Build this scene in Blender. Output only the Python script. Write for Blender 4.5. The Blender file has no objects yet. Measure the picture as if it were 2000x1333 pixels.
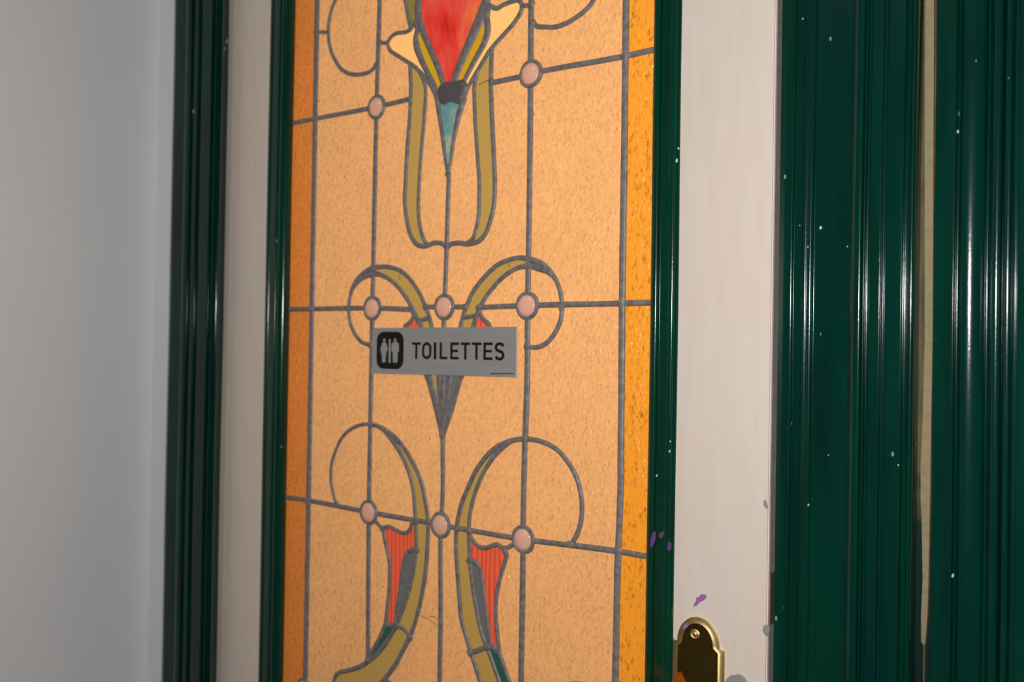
import bpy, bmesh, math, random
from mathutils import Vector, Matrix
from mathutils.geometry import delaunay_2d_cdt
random.seed(7)
sc = bpy.context.scene
COL = sc.collection

# ------------------------------------------------------------------ camera, world, lamps, exposure
F_PX, CX, CY = 1842.0, 1000.0, 666.5
CAM = Vector((0.0, -0.735, 1.42))          # the door face lies in the plane y = 0 and faces -y
ax = -Vector((-2401.0, 24.5, -F_PX)).normalized()         # world +x seen from the camera
az = Vector((0.0165, 1.0, -0.0082))
az = (az - az.dot(ax)*ax).normalized()
ay = az.cross(ax)
R = Matrix((ax, ay, az))                                  # camera -> world rotation
cam_data = bpy.data.cameras.new('camera')
cam = bpy.data.objects.new('camera', cam_data); COL.objects.link(cam)
cam.matrix_world = Matrix.Translation(CAM) @ R.to_4x4()
cam_data.sensor_width = 36.0
cam_data.lens = 36.0*F_PX/2000.0
cam_data.shift_y = (CY-666.5)/2000.0
cam_data.clip_start = 0.02
cam_data.dof.use_dof = True
cam_data.dof.focus_distance = 0.80
cam_data.dof.aperture_fstop = 5.6
sc.camera = cam

world = bpy.data.worlds.new('world'); sc.world = world
world.use_nodes = True
world.node_tree.nodes['Background'].inputs[0].default_value = (0.85, 0.9, 1.0, 1)
world.node_tree.nodes['Background'].inputs[1].default_value = 0.04

sc.view_settings.view_transform = 'Standard'
sc.view_settings.look = 'None'
sc.view_settings.gamma = 1.0
sc.view_settings.use_curve_mapping = False
sc.view_settings.exposure = 0.0

# the camera's own flash, just above the lens
fl = bpy.data.lights.new('camera_flash', 'SPOT'); fl.energy = 21.5; fl.shadow_soft_size = 0.012
fl.spot_size = math.radians(135); fl.spot_blend = 0.7
fl.color = (1.0, 0.98, 0.965)
flo = bpy.data.objects.new('camera_flash', fl); COL.objects.link(flo)
flo.matrix_world = Matrix.Translation(CAM + (R @ Vector((-0.012, 0.088, -0.01)))) @ R.to_4x4()
# warm lamp in the toilet room behind the glazed door
bl = bpy.data.lights.new('toilet_room_lamp', 'AREA'); bl.energy = 18.5; bl.shape = 'DISK'; bl.size = 0.35
bl.color = (1.0, 0.90, 0.78)
blo = bpy.data.objects.new('toilet_room_lamp', bl); COL.objects.link(blo)

# weak warm fill light, added overhead to lift the left stile and wall
hl = bpy.data.lights.new('added_overhead_fill', 'AREA'); hl.energy = 5.0; hl.shape = 'DISK'; hl.size = 0.35
hl.color = (1.0, 0.93, 0.84)
hlo = bpy.data.objects.new('added_overhead_fill', hl); COL.objects.link(hlo)
hlo.location = (-0.75, -1.35, 2.58)

def U(px, py, y=0.0):
    """point of the plane at depth y seen at pixel (px, py)"""
    d = R @ Vector((px-CX, CY-py, -F_PX))
    t = (y-CAM.y)/d.y
    return CAM + d*t

blo.location = U(985, 500) + Vector((0.1, 1.05, 0.12))
blo.rotation_euler = (math.radians(-90), 0, 0)           # looks towards -y, at the back of the door

# ------------------------------------------------------------------ helpers
def put(o, parent=None, label=None, cat=None, kind=None, group=None):
    COL.objects.link(o)
    if parent: o.parent = parent
    if label: o['label'] = label
    if cat: o['category'] = cat
    if kind: o['kind'] = kind
    if group: o['group'] = group
    return o

def mesh_obj(name, verts, faces, m, parent=None, smooth=None, **k):
    me = bpy.data.meshes.new(name)
    me.from_pydata([tuple(v) for v in verts], [], faces)
    bm = bmesh.new(); bm.from_mesh(me)
    bmesh.ops.remove_doubles(bm, verts=bm.verts, dist=1e-6)
    bmesh.ops.recalc_face_normals(bm, faces=bm.faces)
    bm.to_mesh(me); bm.free()
    if smooth is not None:
        me.shade_smooth(); me.set_sharp_from_angle(angle=math.radians(smooth))
    if m: me.materials.append(m)
    return put(bpy.data.objects.new(name, me), parent, **k)

def box_geo(x0, x1, y0, y1, z0, z1, vs, fs):
    b = len(vs)
    vs += [(x0,y0,z0),(x1,y0,z0),(x1,y1,z0),(x0,y1,z0),(x0,y0,z1),(x1,y0,z1),(x1,y1,z1),(x0,y1,z1)]
    fs += [tuple(b+i for i in f) for f in ((0,3,2,1),(4,5,6,7),(0,1,5,4),(1,2,6,5),(2,3,7,6),(3,0,4,7))]

def bev_box(name, x0, x1, y0, y1, z0, z1, m, bev=0.001, parent=None, **k):
    bm = bmesh.new()
    bmesh.ops.create_cube(bm, size=1)
    for v in bm.verts:
        v.co = Vector((x0+(x1-x0)*(v.co.x+.5), y0+(y1-y0)*(v.co.y+.5), z0+(z1-z0)*(v.co.z+.5)))
    if bev: bmesh.ops.bevel(bm, geom=list(bm.edges), offset=bev, segments=2, affect='EDGES')
    me = bpy.data.meshes.new(name); bm.to_mesh(me); bm.free()
    me.shade_smooth(); me.set_sharp_from_angle(angle=math.radians(50))
    me.materials.append(m)
    return put(bpy.data.objects.new(name, me), parent, **k)

def catmull(P, n=5, closed=False):
    P = [Vector(p) for p in P]
    if len(P) < 3 and not closed: return P
    out = []
    N = len(P)
    rng = range(N) if closed else range(N-1)
    for i in rng:
        if closed: a,b,c,d = P[i-1],P[i],P[(i+1)%N],P[(i+2)%N]
        else:
            b,c = P[i],P[i+1]
            a = P[i-1] if i>0 else b+(b-c)
            d = P[i+2] if i+2<N else c+(c-b)
        t0=0; t1=max((b-a).length,1e-9)**.5; t2=t1+max((c-b).length,1e-9)**.5; t3=t2+max((d-c).length,1e-9)**.5
        for k in range(n):
            t = t1+(t2-t1)*k/n
            A1=a*((t1-t)/(t1-t0))+b*((t-t0)/(t1-t0)); A2=b*((t2-t)/(t2-t1))+c*((t-t1)/(t2-t1)); A3=c*((t3-t)/(t3-t2))+d*((t-t2)/(t3-t2))
            B1=A1*((t2-t)/(t2-t0))+A2*((t-t0)/(t2-t0)); B2=A2*((t3-t)/(t3-t1))+A3*((t-t1)/(t3-t1))
            out.append(B1*((t2-t)/(t2-t1))+B2*((t-t1)/(t2-t1)))
    if not closed: out.append(P[-1])
    return out

def fillet(P, r=0.0008, n=3):
    """round the corners of an open (x, y) profile"""
    P = [Vector(p) for p in P]; out = [P[0]]
    for i in range(1, len(P)-1):
        a, b, c = P[i-1], P[i], P[i+1]
        d = min(r, (a-b).length*.45, (c-b).length*.45)
        p, q = b+(a-b).normalized()*d, b+(c-b).normalized()*d
        for k in range(n+1):
            t = k/n
            out.append(p*(1-t)**2+b*2*t*(1-t)+q*t*t)
    out.append(P[-1]); return out

def arc_prof(x0, y0, x1, y1, rise, n=9):
    """round bead from (x0,y0) to (x1,y1) standing proud by rise (towards -y)"""
    out = []
    for k in range(n+1):
        a = math.pi*k/n
        s = .5-.5*math.cos(a)
        out.append((x0+(x1-x0)*s, y0+(y1-y0)*s-rise*math.sin(a)))
    return out

def extrude_profile(name, P, z0, z1, m, parent=None, back=None, wob=0.0, smooth=50, **k):
    """vertical moulding: open profile P of (x, y) closed at the back, swept from z0 to z1"""
    P = [tuple(p) for p in P]
    n0 = len(P)
    if back is not None: P = P+[(P[-1][0], back), (P[0][0], back)]
    n = len(P)
    rows = 2 if not wob else 40
    vs, fs = [], []
    ph = random.random()*9
    for r in range(rows):
        t = r/(rows-1); z = z0+(z1-z0)*t
        for i, (x, y) in enumerate(P):
            w = wob*(math.sin(z*7+ph)+.6*math.sin(z*17+ph*3)) if i < n0 else 0
            vs.append((x+w, y, z))
    for r in range(rows-1):
        for i in range(n if back is not None else n-1):
            j = (i+1) % n
            fs.append((r*n+i, r*n+j, (r+1)*n+j, (r+1)*n+i))
    if back is not None:
        fs.append(tuple(range(n))); fs.append(tuple((rows-1)*n+i for i in range(n)))
    return mesh_obj(name, vs, fs, m, parent, smooth=smooth, **k)

# ------------------------------------------------------------------ materials
def srgb(r, g, b):
    f = lambda c: c/12.92 if c <= .04045 else ((c+.055)/1.055)**2.4
    return (f(r/255), f(g/255), f(b/255), 1)

class NT:
    def __init__(s, name):
        s.m = bpy.data.materials.new(name); s.m.use_nodes = True
        s.t = s.m.node_tree; s.t.nodes.clear()
        s.out = s.n('ShaderNodeOutputMaterial')
        s.tc = s.n('ShaderNodeTexCoord')
    def n(s, typ, **k):
        nd = s.t.nodes.new(typ)
        for a, v in k.items(): setattr(nd, a, v)
        return nd
    def l(s, a, b): s.t.links.new(a, b)
    def mapping(s, scale, rot=(0,0,0)):
        mp = s.n('ShaderNodeMapping'); mp.inputs['Scale'].default_value = scale; mp.inputs['Rotation'].default_value = rot
        s.l(s.tc.outputs['Object'], mp.inputs['Vector']); return mp.outputs[0]
    def noise(s, vec, scale, detail=3, rough=.5):
        t = s.n('ShaderNodeTexNoise'); t.inputs['Scale'].default_value = scale
        t.inputs['Detail'].default_value = detail; t.inputs['Roughness'].default_value = rough
        s.l(vec, t.inputs['Vector']); return t.outputs['Fac']
    def ramp(s, fac, stops):
        r = s.n('ShaderNodeValToRGB'); e = r.color_ramp.elements
        while len(e) < len(stops): e.new(.5)
        for i, (p, c) in enumerate(stops): e[i].position = p; e[i].color = c
        s.l(fac, r.inputs[0]); return r.outputs[0]
    def mix(s, fac, a, b, blend='MIX'):
        x = s.n('ShaderNodeMix', data_type='RGBA', blend_type=blend)
        if isinstance(fac, (int, float)): x.inputs[0].default_value = fac
        else: s.l(fac, x.inputs[0])
        for v, i in ((a, 6), (b, 7)):
            if isinstance(v, tuple): x.inputs[i].default_value = v
            else: s.l(v, x.inputs[i])
        return x.outputs[2]
    def bump(s, h, strength, dist, prev=None):
        b = s.n('ShaderNodeBump'); b.inputs['Strength'].default_value = strength; b.inputs['Distance'].default_value = dist
        s.l(h, b.inputs['Height'])
        if prev: s.l(prev, b.inputs['Normal'])
        return b.outputs[0]
    def principled(s, col, rough, metal=0, normal=None, spec=.5, coat=0, coat_rough=.1):
        p = s.n('ShaderNodeBsdfPrincipled')
        if isinstance(col, tuple): p.inputs['Base Color'].default_value = col
        else: s.l(col, p.inputs['Base Color'])
        if isinstance(rough, (int, float)): p.inputs['Roughness'].default_value = rough
        else: s.l(rough, p.inputs['Roughness'])
        p.inputs['Metallic'].default_value = metal
        p.inputs['Specular IOR Level'].default_value = spec
        p.inputs['Coat Weight'].default_value = coat; p.inputs['Coat Roughness'].default_value = coat_rough
        if normal: s.l(normal, p.inputs['Normal'])
        return p.outputs[0]
    def done(s, sh): s.l(sh, s.out.inputs[0]); return s.m

BW = lambda v: (v, v, v, 1)

def mat_green(name, base, dark, hue, specks=.5, rough=.15, spec=.55):
    t = NT(name)
    v = t.mapping((1,1,.12))
    f = t.noise(v, 60, 4)
    c = t.ramp(f, [(.3, dark), (.6, base)])
    f2 = t.noise(t.mapping((1,1,.06)), 26, 2)
    c = t.mix(t.ramp(f2, [(.52, BW(0)), (.72, BW(.7))]), c, hue)
    # small pale nicks in the paint
    v3 = t.mapping((1,1,.55))
    vo = t.n('ShaderNodeTexVoronoi'); vo.inputs['Scale'].default_value = 85; t.l(v3, vo.inputs['Vector'])
    spk = t.ramp(vo.outputs['Distance'], [(.0, BW(1)), (.075, BW(1)), (.10, BW(0))])
    gate = t.ramp(t.noise(t.mapping((1,1,1)), 17, 2), [(.60, BW(0)), (.66, BW(specks))])
    mul = t.mix(1.0, spk, gate, 'MULTIPLY')
    c = t.mix(mul, c, srgb(185,205,195))
    b = t.bump(t.noise(t.mapping((1,1,.06)), 240, 2), .10, .0005)
    b = t.bump(t.noise(t.mapping((1,1,.7)), 420, 2), .16, .0003, b)
    return t.done(t.principled(c, rough, normal=b, spec=spec))

M = {}
M['green'] = mat_green('dark_green_gloss_paint', srgb(0,53,40), srgb(0,42,33), srgb(0,43,44))
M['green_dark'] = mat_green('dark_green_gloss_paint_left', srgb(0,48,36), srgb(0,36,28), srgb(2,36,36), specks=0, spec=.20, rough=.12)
M['green_bead'] = mat_green('green_bead_paint', srgb(0,58,42), srgb(0,46,34), srgb(26,56,28), specks=.4)

def mat_cream():
    t = NT('cream_door_paint')
    f = t.noise(t.mapping((1,1,.10)), 120, 4)
    c = t.ramp(f, [(.3, srgb(224,210,197)), (.7, srgb(230,217,203))])
    f2 = t.noise(t.mapping((1,1,.5)), 14, 3)
    c = t.mix(t.ramp(f2, [(.45, BW(0)), (.75, BW(.55))]), c, srgb(231,209,196))
    b = t.bump(t.noise(t.mapping((1,1,.06)), 350, 3), .12, .0005)
    return t.done(t.principled(c, .42, normal=b, spec=.35))
M['cream'] = mat_cream()

def mat_wall(name, a, b_, stain):
    t = NT(name)
    c = t.ramp(t.noise(t.mapping((1,1,1)), 3.5, 4), [(.35, a), (.65, b_)])
    c = t.mix(t.ramp(t.noise(t.mapping((1,1,.4)), 5.0, 3), [(.56, BW(0)), (.72, BW(.45))]), c, stain)
    b = t.bump(t.noise(t.mapping((1,1,1)), 220, 4), .12, .0008)
    return t.done(t.principled(c, .6, normal=b, spec=.25))
M['wall'] = mat_wall('white_wall_paint', srgb(229,232,234), srgb(225,229,232), srgb(228,223,220))

def mat_lead():
    t = NT('lead_came')
    f = t.noise(t.mapping((1,1,1)), 160, 4)
    c = t.ramp(f, [(.3, srgb(112,106,104)), (.55, srgb(138,131,129)), (.8, srgb(160,154,150))])
    b = t.bump(t.noise(t.mapping((1,1,1)), 330, 3), .35, .0008)
    return t.done(t.principled(c, .48, metal=.15, normal=b, spec=.4))
M['lead'] = mat_lead()
def mat_simple(name, col, rough, metal=0, bump=0, bscale=200, spec=.5, coat=0):
    t = NT(name)
    f = t.noise(t.mapping((1,1,1)), bscale*.5, 3)
    d = tuple(c*.86 for c in col[:3])+(1,)
    c = t.ramp(f, [(.35, d), (.65, col)])
    b = t.bump(t.noise(t.mapping((1,1,1)), bscale, 3), bump, .0006) if bump else None
    return t.done(t.principled(c, rough, metal, b, spec, coat))
M['lead_dark'] = mat_simple('dark_solder', srgb(108,102,102), .45, .15, .7, 240)

def mat_glass(name, col, back, tex, rough=.16, trans=.5):
    """textured cathedral glass: scatters the flash from the front and the lamp from behind"""
    t = NT(name)
    b = None
    c1, c2 = col, back
    if tex == 'hammer':
        h = t.noise(t.mapping((330,330,250), (0, .5, 0)), 1, 2, .5)
        h2 = t.noise(t.mapping((1,1,1)), 120, 2)
        b = t.bump(h, 1.0, .0028); b = t.bump(h2, .6, .003, b)
        sh = t.ramp(h, [(.28, BW(.84)), (.44, BW(.93)), (.60, BW(1)), (.75, BW(1.0))])
        big = t.ramp(t.noise(t.mapping((1,1,1)), 14, 2), [(.3, BW(.94)), (.7, BW(1))])
        sh = t.mix(1, sh, big, 'MULTIPLY')
        c1 = t.mix(1, sh, col, 'MULTIPLY'); c2 = t.mix(1, sh, back, 'MULTIPLY')
    elif tex == 'seedy':
        h = t.noise(t.mapping((330,330,170), (0, .55, 0)), 1, 2, .5)
        b = t.bump(h, 1.0, .003)
        sh = t.ramp(h, [(.27, BW(.50)), (.36, BW(.82)), (.46, BW(1)), (.8, BW(1))])
        c1 = t.mix(1, sh, col, 'MULTIPLY'); c2 = t.mix(1, sh, back, 'MULTIPLY')
    elif tex == 'ripple':
        w = t.n('ShaderNodeTexWave'); w.bands_direction = 'X'; w.inputs['Scale'].default_value = 52
        w.inputs['Distortion'].default_value = 5.5; w.inputs['Detail'].default_value = 1
        w.inputs['Detail Scale'].default_value = .6
        t.l(t.mapping((1,1,.35)), w.inputs['Vector'])
        b = t.bump(w.outputs['Fac'], .6, .0015)
        sh = t.ramp(w.outputs['Fac'], [(.0, BW(.60)), (.4, BW(1))])
        c1 = t.mix(1, sh, col, 'MULTIPLY'); c2 = t.mix(1, sh, back, 'MULTIPLY')
    elif tex == 'streaky':
        f = t.noise(t.mapping((34,34,15), (0, .45, 0)), 1, 5, .6)
        c1 = t.ramp(f, [(.30, srgb(190,40,30)), (.42, srgb(214,62,50)), (.55, srgb(216,84,70)), (.66, srgb(230,118,62))])
        c2 = c1
    elif tex == 'teal':
        f = t.noise(t.mapping((40,40,45)), 1, 4, .6)
        c1 = t.ramp(f, [(.35, srgb(84,128,142)), (.5, srgb(110,146,144)), (.65, srgb(156,162,138))])
        c2 = c1
    elif tex == 'fine':
        h = t.noise(t.mapping((1,1,1)), 420, 2)
        b = t.bump(h, .25, .0008)
    d = t.n('ShaderNodeBsdfDiffuse'); tr = t.n('ShaderNodeBsdfTranslucent'); g = t.n('ShaderNodeBsdfGlossy')
    g.inputs['Roughness'].default_value = rough
    for nd, c in ((d, c1), (tr, c2)):
        if isinstance(c, tuple): nd.inputs['Color'].default_value = c
        else: t.l(c, nd.inputs['Color'])
        if b: t.l(b, nd.inputs['Normal'])
    if b: t.l(b, g.inputs['Normal'])
    m1 = t.n('ShaderNodeMixShader'); m1.inputs[0].default_value = trans
    t.l(d.outputs[0], m1.inputs[1]); t.l(tr.outputs[0], m1.inputs[2])
    fr = t.n('ShaderNodeFresnel'); fr.inputs['IOR'].default_value = 1.45
    if b: t.l(b, fr.inputs['Normal'])
    m2 = t.n('ShaderNodeMixShader'); t.l(fr.outputs[0], m2.inputs[0])
    t.l(m1.outputs[0], m2.inputs[1]); t.l(g.outputs[0], m2.inputs[2])
    return t.done(m2.outputs[0])

AMB = srgb(244,180,118)
M['amber'] = mat_glass('amber_hammered_glass', AMB, AMB, 'hammer')
M['orange'] = mat_glass('orange_seedy_glass', srgb(240,154,44), srgb(240,154,44), 'seedy')
M['rust'] = mat_glass('rust_orange_hammered_glass', srgb(228,140,62), srgb(222,132,58), 'hammer')
M['creamg'] = mat_glass('cream_opal_glass', srgb(255,196,122), srgb(255,196,122), 'none', .1)
M['khaki'] = mat_glass('khaki_glass', srgb(178,146,80), srgb(176,144,78), 'fine')
M['yellow'] = mat_glass('yellow_glass', srgb(196,154,36), srgb(196,154,36), 'fine')
M['olive'] = mat_glass('olive_glass', srgb(132,122,62), srgb(130,120,58), 'fine')
M['red'] = mat_glass('streaky_red_glass', srgb(220,60,40), srgb(220,60,40), 'streaky', .1)
M['orangered'] = mat_glass('rippled_orange_red_glass', srgb(236,100,68), srgb(234,96,62), 'ripple')
M['teal'] = mat_glass('teal_glass', srgb(90,140,150), srgb(90,140,150), 'teal', .1)
M['petrol'] = mat_glass('dark_green_glass', srgb(50,90,80), srgb(40,84,72), 'fine', .1)
M['greyg'] = mat_glass('smoke_grey_glass', srgb(106,112,112), srgb(96,98,96), 'fine', .1)
M['pink'] = mat_glass('pink_roundel_glass', srgb(255,228,214), srgb(255,224,206), 'none', .1)

def mat_brass(name, rough, rad, ca=(206,158,70), cb=(226,186,100)):
    t = NT(name)
    f = t.noise(t.mapping((1,1,1)), 60, 4)
    c = t.ramp(f, [(.35, srgb(*ca)), (.7, srgb(*cb))])
    r = t.ramp(t.noise(t.mapping((1,1,1)), 140, 4, .7), [(.4, BW(rough)), (.75, BW(rad))])
    return t.done(t.principled(c, r, 1.0))
M['brass'] = mat_brass('polished_brass', .03, .07)
M['brass_rim'] = mat_brass('satin_brass_rim', .42, .52, (220,188,122), (236,210,154))

def mat_alu():
    t = NT('brushed_aluminium_plate')
    f = t.noise(t.mapping((14,14,900)), 1, 3)
    c = t.ramp(f, [(.3, srgb(172,171,170)), (.7, srgb(187,186,183))])
    b = t.bump(f, .12, .0003)
    return t.done(t.principled(c, .45, .35, b))
M['alu'] = mat_alu()
M['black'] = mat_simple('black_print', srgb(24,22,18), .5, spec=.3)
M['wood'] = mat_simple('bare_khaki_wood', srgb(150,136,104), .6, 0, .6, 420, .3)
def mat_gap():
    t = NT('dark_wood_green_paint_and_shade_below')
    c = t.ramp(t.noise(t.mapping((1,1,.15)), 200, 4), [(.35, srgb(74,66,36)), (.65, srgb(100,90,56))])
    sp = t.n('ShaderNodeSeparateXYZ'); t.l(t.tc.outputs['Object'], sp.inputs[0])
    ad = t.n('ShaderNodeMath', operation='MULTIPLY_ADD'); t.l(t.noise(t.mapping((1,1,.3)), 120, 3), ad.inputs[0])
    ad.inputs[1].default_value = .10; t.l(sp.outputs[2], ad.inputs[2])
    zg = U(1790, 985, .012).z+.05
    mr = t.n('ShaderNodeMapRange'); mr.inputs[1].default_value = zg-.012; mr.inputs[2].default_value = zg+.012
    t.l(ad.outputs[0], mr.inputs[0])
    c = t.mix(mr.outputs[0], srgb(0,34,26), c)  # green paint at the foot, the gap's deep shadow painted in above it
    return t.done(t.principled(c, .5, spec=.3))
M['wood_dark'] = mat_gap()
M['darkwood'] = mat_simple('exposed_dark_wood', srgb(92,70,48), .7, 0, .6, 500, .3)
M['grime'] = mat_simple('grey_worn_primer', srgb(150,152,146), .6, 0, .5, 700, .3)
M['purple'] = mat_simple('purple_smear', srgb(170,110,178), .4, 0, .4, 600, .4)
M['purple_dark'] = mat_simple('dull_purple_smear', srgb(104,74,128), .3, 0, .3, 600, .5)
M['chip'] = mat_simple('pale_paint_chip', srgb(200,214,208), .5, 0, .3, 600, .4)
M['edge'] = mat_simple('grey_door_edge', srgb(160,150,146), .5, 0, .3, 300, .3)
M['floor'] = mat_simple('terracotta_floor', srgb(150,84,44), .4, 0, .2, 30, .4)
M['ceil'] = mat_simple('white_ceiling', srgb(226,226,222), .8, 0, .1, 60, .2)

# ------------------------------------------------------------------ setting: floor, ceiling, walls
def PX(px, y=0.0, row=666.5): return U(px, row, y).x
XL = PX(299)                        # inner corner with the left wall
XARCH0 = PX(328, -.014)             # outer edge of the left architrave
XD0 = PX(434, 0.0)-.004             # hinge edge of the door
XD1 = PX(1507.5, 0.0)                 # lock edge of the door
XR_END = PX(2060, -.006)
XR = XR_END+.9
H = 2.62
DH = 2.04                           # door height
bev_box('floor', XL-.1, XR, -2.6, .9, -.06, 0, M['floor'], 0, kind='structure', label='terracotta floor below the green framed toilet door', )
bev_box('ceiling', XL-.1, XR, -2.6, .9, H, H+.06, M['ceil'], 0, kind='structure', label='plain white ceiling above the door')
Y_NIB = (lambda d: CAM.y+d.y*((XL-CAM.x)/d.x))(R @ Vector((-1000, 0, -F_PX)))-.22      # the short wall ends just outside the view
bev_box('wall_left', XL-.1, XL, Y_NIB, .10, 0, H, M['wall'], 0, kind='structure', label='plain grey white wall at the left of the door')
vs, fs = [], []
box_geo(XL, XARCH0+.02, 0, .10, 0, H, vs, fs)
box_geo(XR_END-.03, XR, 0, .10, 0, H, vs, fs)
box_geo(XARCH0+.02, XR_END-.03, 0.0, .10, DH+.09, H, vs, fs)
mesh_obj('wall_back', vs, fs, M['wall'], kind='structure', label='narrow white wall strip between left corner and green architrave')

# left architrave ---------------------------------------------------------------
P = []
def q(px, y): return (PX(px, y), y)
P += [(XARCH0-.001, .0), q(328,-.012), q(331,-.0155), q(350,-.0165)]
a, b = q(352,-.0165), q(364,-.0185); P += arc_prof(a[0], a[1], b[0], b[1], .0022, 8)
P += [q(366,-.0165), q(369,-.0185)]
a, b = q(371,-.0185), q(378,-.0190); P += arc_prof(a[0], a[1], b[0], b[1], .0012, 6)
P += [q(381,-.0165), q(384,-.0210), q(398,-.0225)]
a, b = q(399,-.0225), q(405,-.0225); P += arc_prof(a[0], a[1], b[0], b[1], .0012, 6)
P += [q(407,-.0205)]
a, b = q(410,-.0225), q(423,-.0185); P += arc_prof(a[0], a[1], b[0], b[1], .0025, 10)
P += [q(425,-.014), (PX(434,-.001), -.001), (PX(434,-.001), .012)]
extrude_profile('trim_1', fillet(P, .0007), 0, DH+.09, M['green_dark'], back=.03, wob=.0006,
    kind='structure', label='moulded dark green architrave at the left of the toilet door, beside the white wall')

# right frame and architrave ------------------------------------------------------
P = [(PX(1511,.011)-.010, .011), q(1540,.011)]
a, b = q(1541,.011), q(1549,.0105); P += arc_prof(a[0], a[1], b[0], b[1], .0030, 8)
P += [q(1560,.0095), q(1564,.0095), q(1566,.0070), q(1570,.0065)]
a, b = q(1575,.0075), q(1588,.0075); P += arc_prof(a[0], a[1], b[0], b[1], .0030, 8)
P += [q(1600,.0075), q(1655,.0065)]
a, b = q(1657,.0065), q(1681,.0010); P += arc_prof(a[0], a[1], b[0], b[1], .0032, 10)
P += [q(1684,.0035)]
a, b = q(1684,.0025), q(1689,.002); P += arc_prof(a[0], a[1], b[0], b[1], .0020, 6)
P += [q(1691,.006), q(1696,.006), q(1697,.0005), q(1714,.000)]
a, b = q(1715,.000), q(1720,.000); P += arc_prof(a[0], a[1], b[0], b[1], .0016, 6)
a, b = q(1721,-.0005), q(1727,-.0015); P += arc_prof(a[0], a[1], b[0], b[1], .0016, 6)
P += [q(1730,-.002), q(1757,-.0025)]
a, b = q(1758,-.0025), q(1763,-.0015); P += arc_prof(a[0], a[1], b[0], b[1], .0010, 5)
P += [q(1765,.0035), q(1774,.0035)]
a, b = q(1775,.0020), q(1787,.0015); P += arc_prof(a[0], a[1], b[0], b[1], .0045, 10)
P += [(PX(1787,.0015)+.0005, .012), (PX(1787,.0015)+.0005, .024)]
FR = fillet(P, .0007)
extrude_profile('trim_2', FR, 0, DH+.09, M['green'], back=.075, wob=.0003,
    kind='structure', label='moulded dark green door frame between cream lock stile and bare wood strip')
def strip(name, rows, y, back, m, **k):
    """upright strip whose width follows the paint line: rows of (row, left px, right px)"""
    vs, fs = [], []
    pts = []
    for row, a, b in rows:
        A, B = U(a, row, y), U(b, row, y); pts.append((A.x, B.x, (A.z+B.z)/2))
    pts = [(pts[0][0], pts[0][1], DH+.085)]+pts+[(pts[-1][0], pts[-1][1], 0.0)]
    for xa, xb, z in pts: vs += [(xa, y, z), (xb, y-.0008, z), (xb, back, z), (xa, back, z)]
    for i in range(len(pts)-1):
        for c in range(4): fs.append((i*4+c, i*4+(c+1)%4, i*4+4+(c+1)%4, i*4+4+c))
    fs += [(0,1,2,3), tuple(4*(len(pts)-1)+c for c in range(4))]
    return mesh_obj(name, vs, fs, m, smooth=30, kind='structure', **k)
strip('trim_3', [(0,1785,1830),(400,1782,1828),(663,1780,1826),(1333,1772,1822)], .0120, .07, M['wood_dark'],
    label='dark khaki wood with green paint and painted-in shade low down, at the bottom of the gap between the two green mouldings')
strip('trim_6', [(0,1807,1825),(187,1806,1824),(663,1806,1822),(820,1802,1819),(908,1798,1818),(970,1798,1817),(1020,1800,1816),(1133,1802,1814),(1200,1799,1812),(1255,1799,1808),(1262,1804,1806)], .0085, .03, M['wood'],
    label='narrow bare beige wood strip in the gap, left of the beaded green architrave')
P = [(PX(1822,-.004), .02), q(1822,-.004)]
P += [q(1824,-.006), q(1858,-.0065)]
a, b = q(1859,-.0065), q(1864,-.006); P += arc_prof(a[0], a[1], b[0], b[1], .0012, 6)
P += [q(1865,-.002)]
a, b = q(1866,-.002), q(1873,-.002); P += arc_prof(a[0], a[1], b[0], b[1], .0018, 6)
P += [q(1875,-.001)]
a, b = q(1876,-.0052), q(1922,-.0012); P += arc_prof(a[0], a[1], b[0], b[1], .0036, 20)
P += [q(1923,.0)]
a, b = q(1924,-.002), q(1931,-.002); P += arc_prof(a[0], a[1], b[0], b[1], .0016, 6)
P += [q(1933,-.001)]
a, b = q(1934,-.003), q(1955,-.004); P += arc_prof(a[0], a[1], b[0], b[1], .0040, 12)
P += [q(1957,-.001)]
a, b = q(1958,-.004), q(1974,-.006); P += arc_prof(a[0], a[1], b[0], b[1], .0036, 10)
P += [q(1976,-.005)]
a, b = q(1977,-.008), q(1985,-.010); P += arc_prof(a[0], a[1], b[0], b[1], .0016, 6)
P += [q(1990,-.011), q(2045,-.012), q(2058,-.011), q(2060,-.004), (XR_END, .02)]
extrude_profile('trim_4', fillet(P, .0006), 0, DH+.09, M['green'], back=.03, wob=.0003,
    kind='structure', label='dark green architrave with rounded beads at the right edge, right of the bare wood strip')
# head of the frame, over the door
hb = [(0,.02),(0,-.010),(.012,-.016),(.030,-.014),(.036,-.020),(.060,-.022),(.088,-.014),(.09,.0)]
vs, fs = [], []
for x in (XARCH0, XR_END):
    for (dz, y) in hb: vs.append((x, y-.003, DH+.005+dz))
n = len(hb)
fs = [(i, i+1, n+i+1, n+i) for i in range(n-1)]+[tuple(range(n)), tuple(range(n, 2*n)), (n-1, 0, n, 2*n-1)]
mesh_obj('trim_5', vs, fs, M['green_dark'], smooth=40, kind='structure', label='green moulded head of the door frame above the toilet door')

# ------------------------------------------------------------------ the door
door = bpy.data.objects.new('door_1', None)
door.location = (0, 0, 0)
put(door, kind='structure', label='cream painted toilet door with green glazing beads and stained glass panel')
YG = .0075                                # front of the glass
XG0 = PX(565, YG)                          # glass opening, left and right
XG1 = PX(1264.5, -.003)
ZG1 = U(900, -330, YG).z; ZG0 = U(900, 1560, YG).z
BW_ = .030
XS0 = XG0-PX(514, -.004); XS1 = PX(1319, -.004)-XG1     # bead widths

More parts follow.
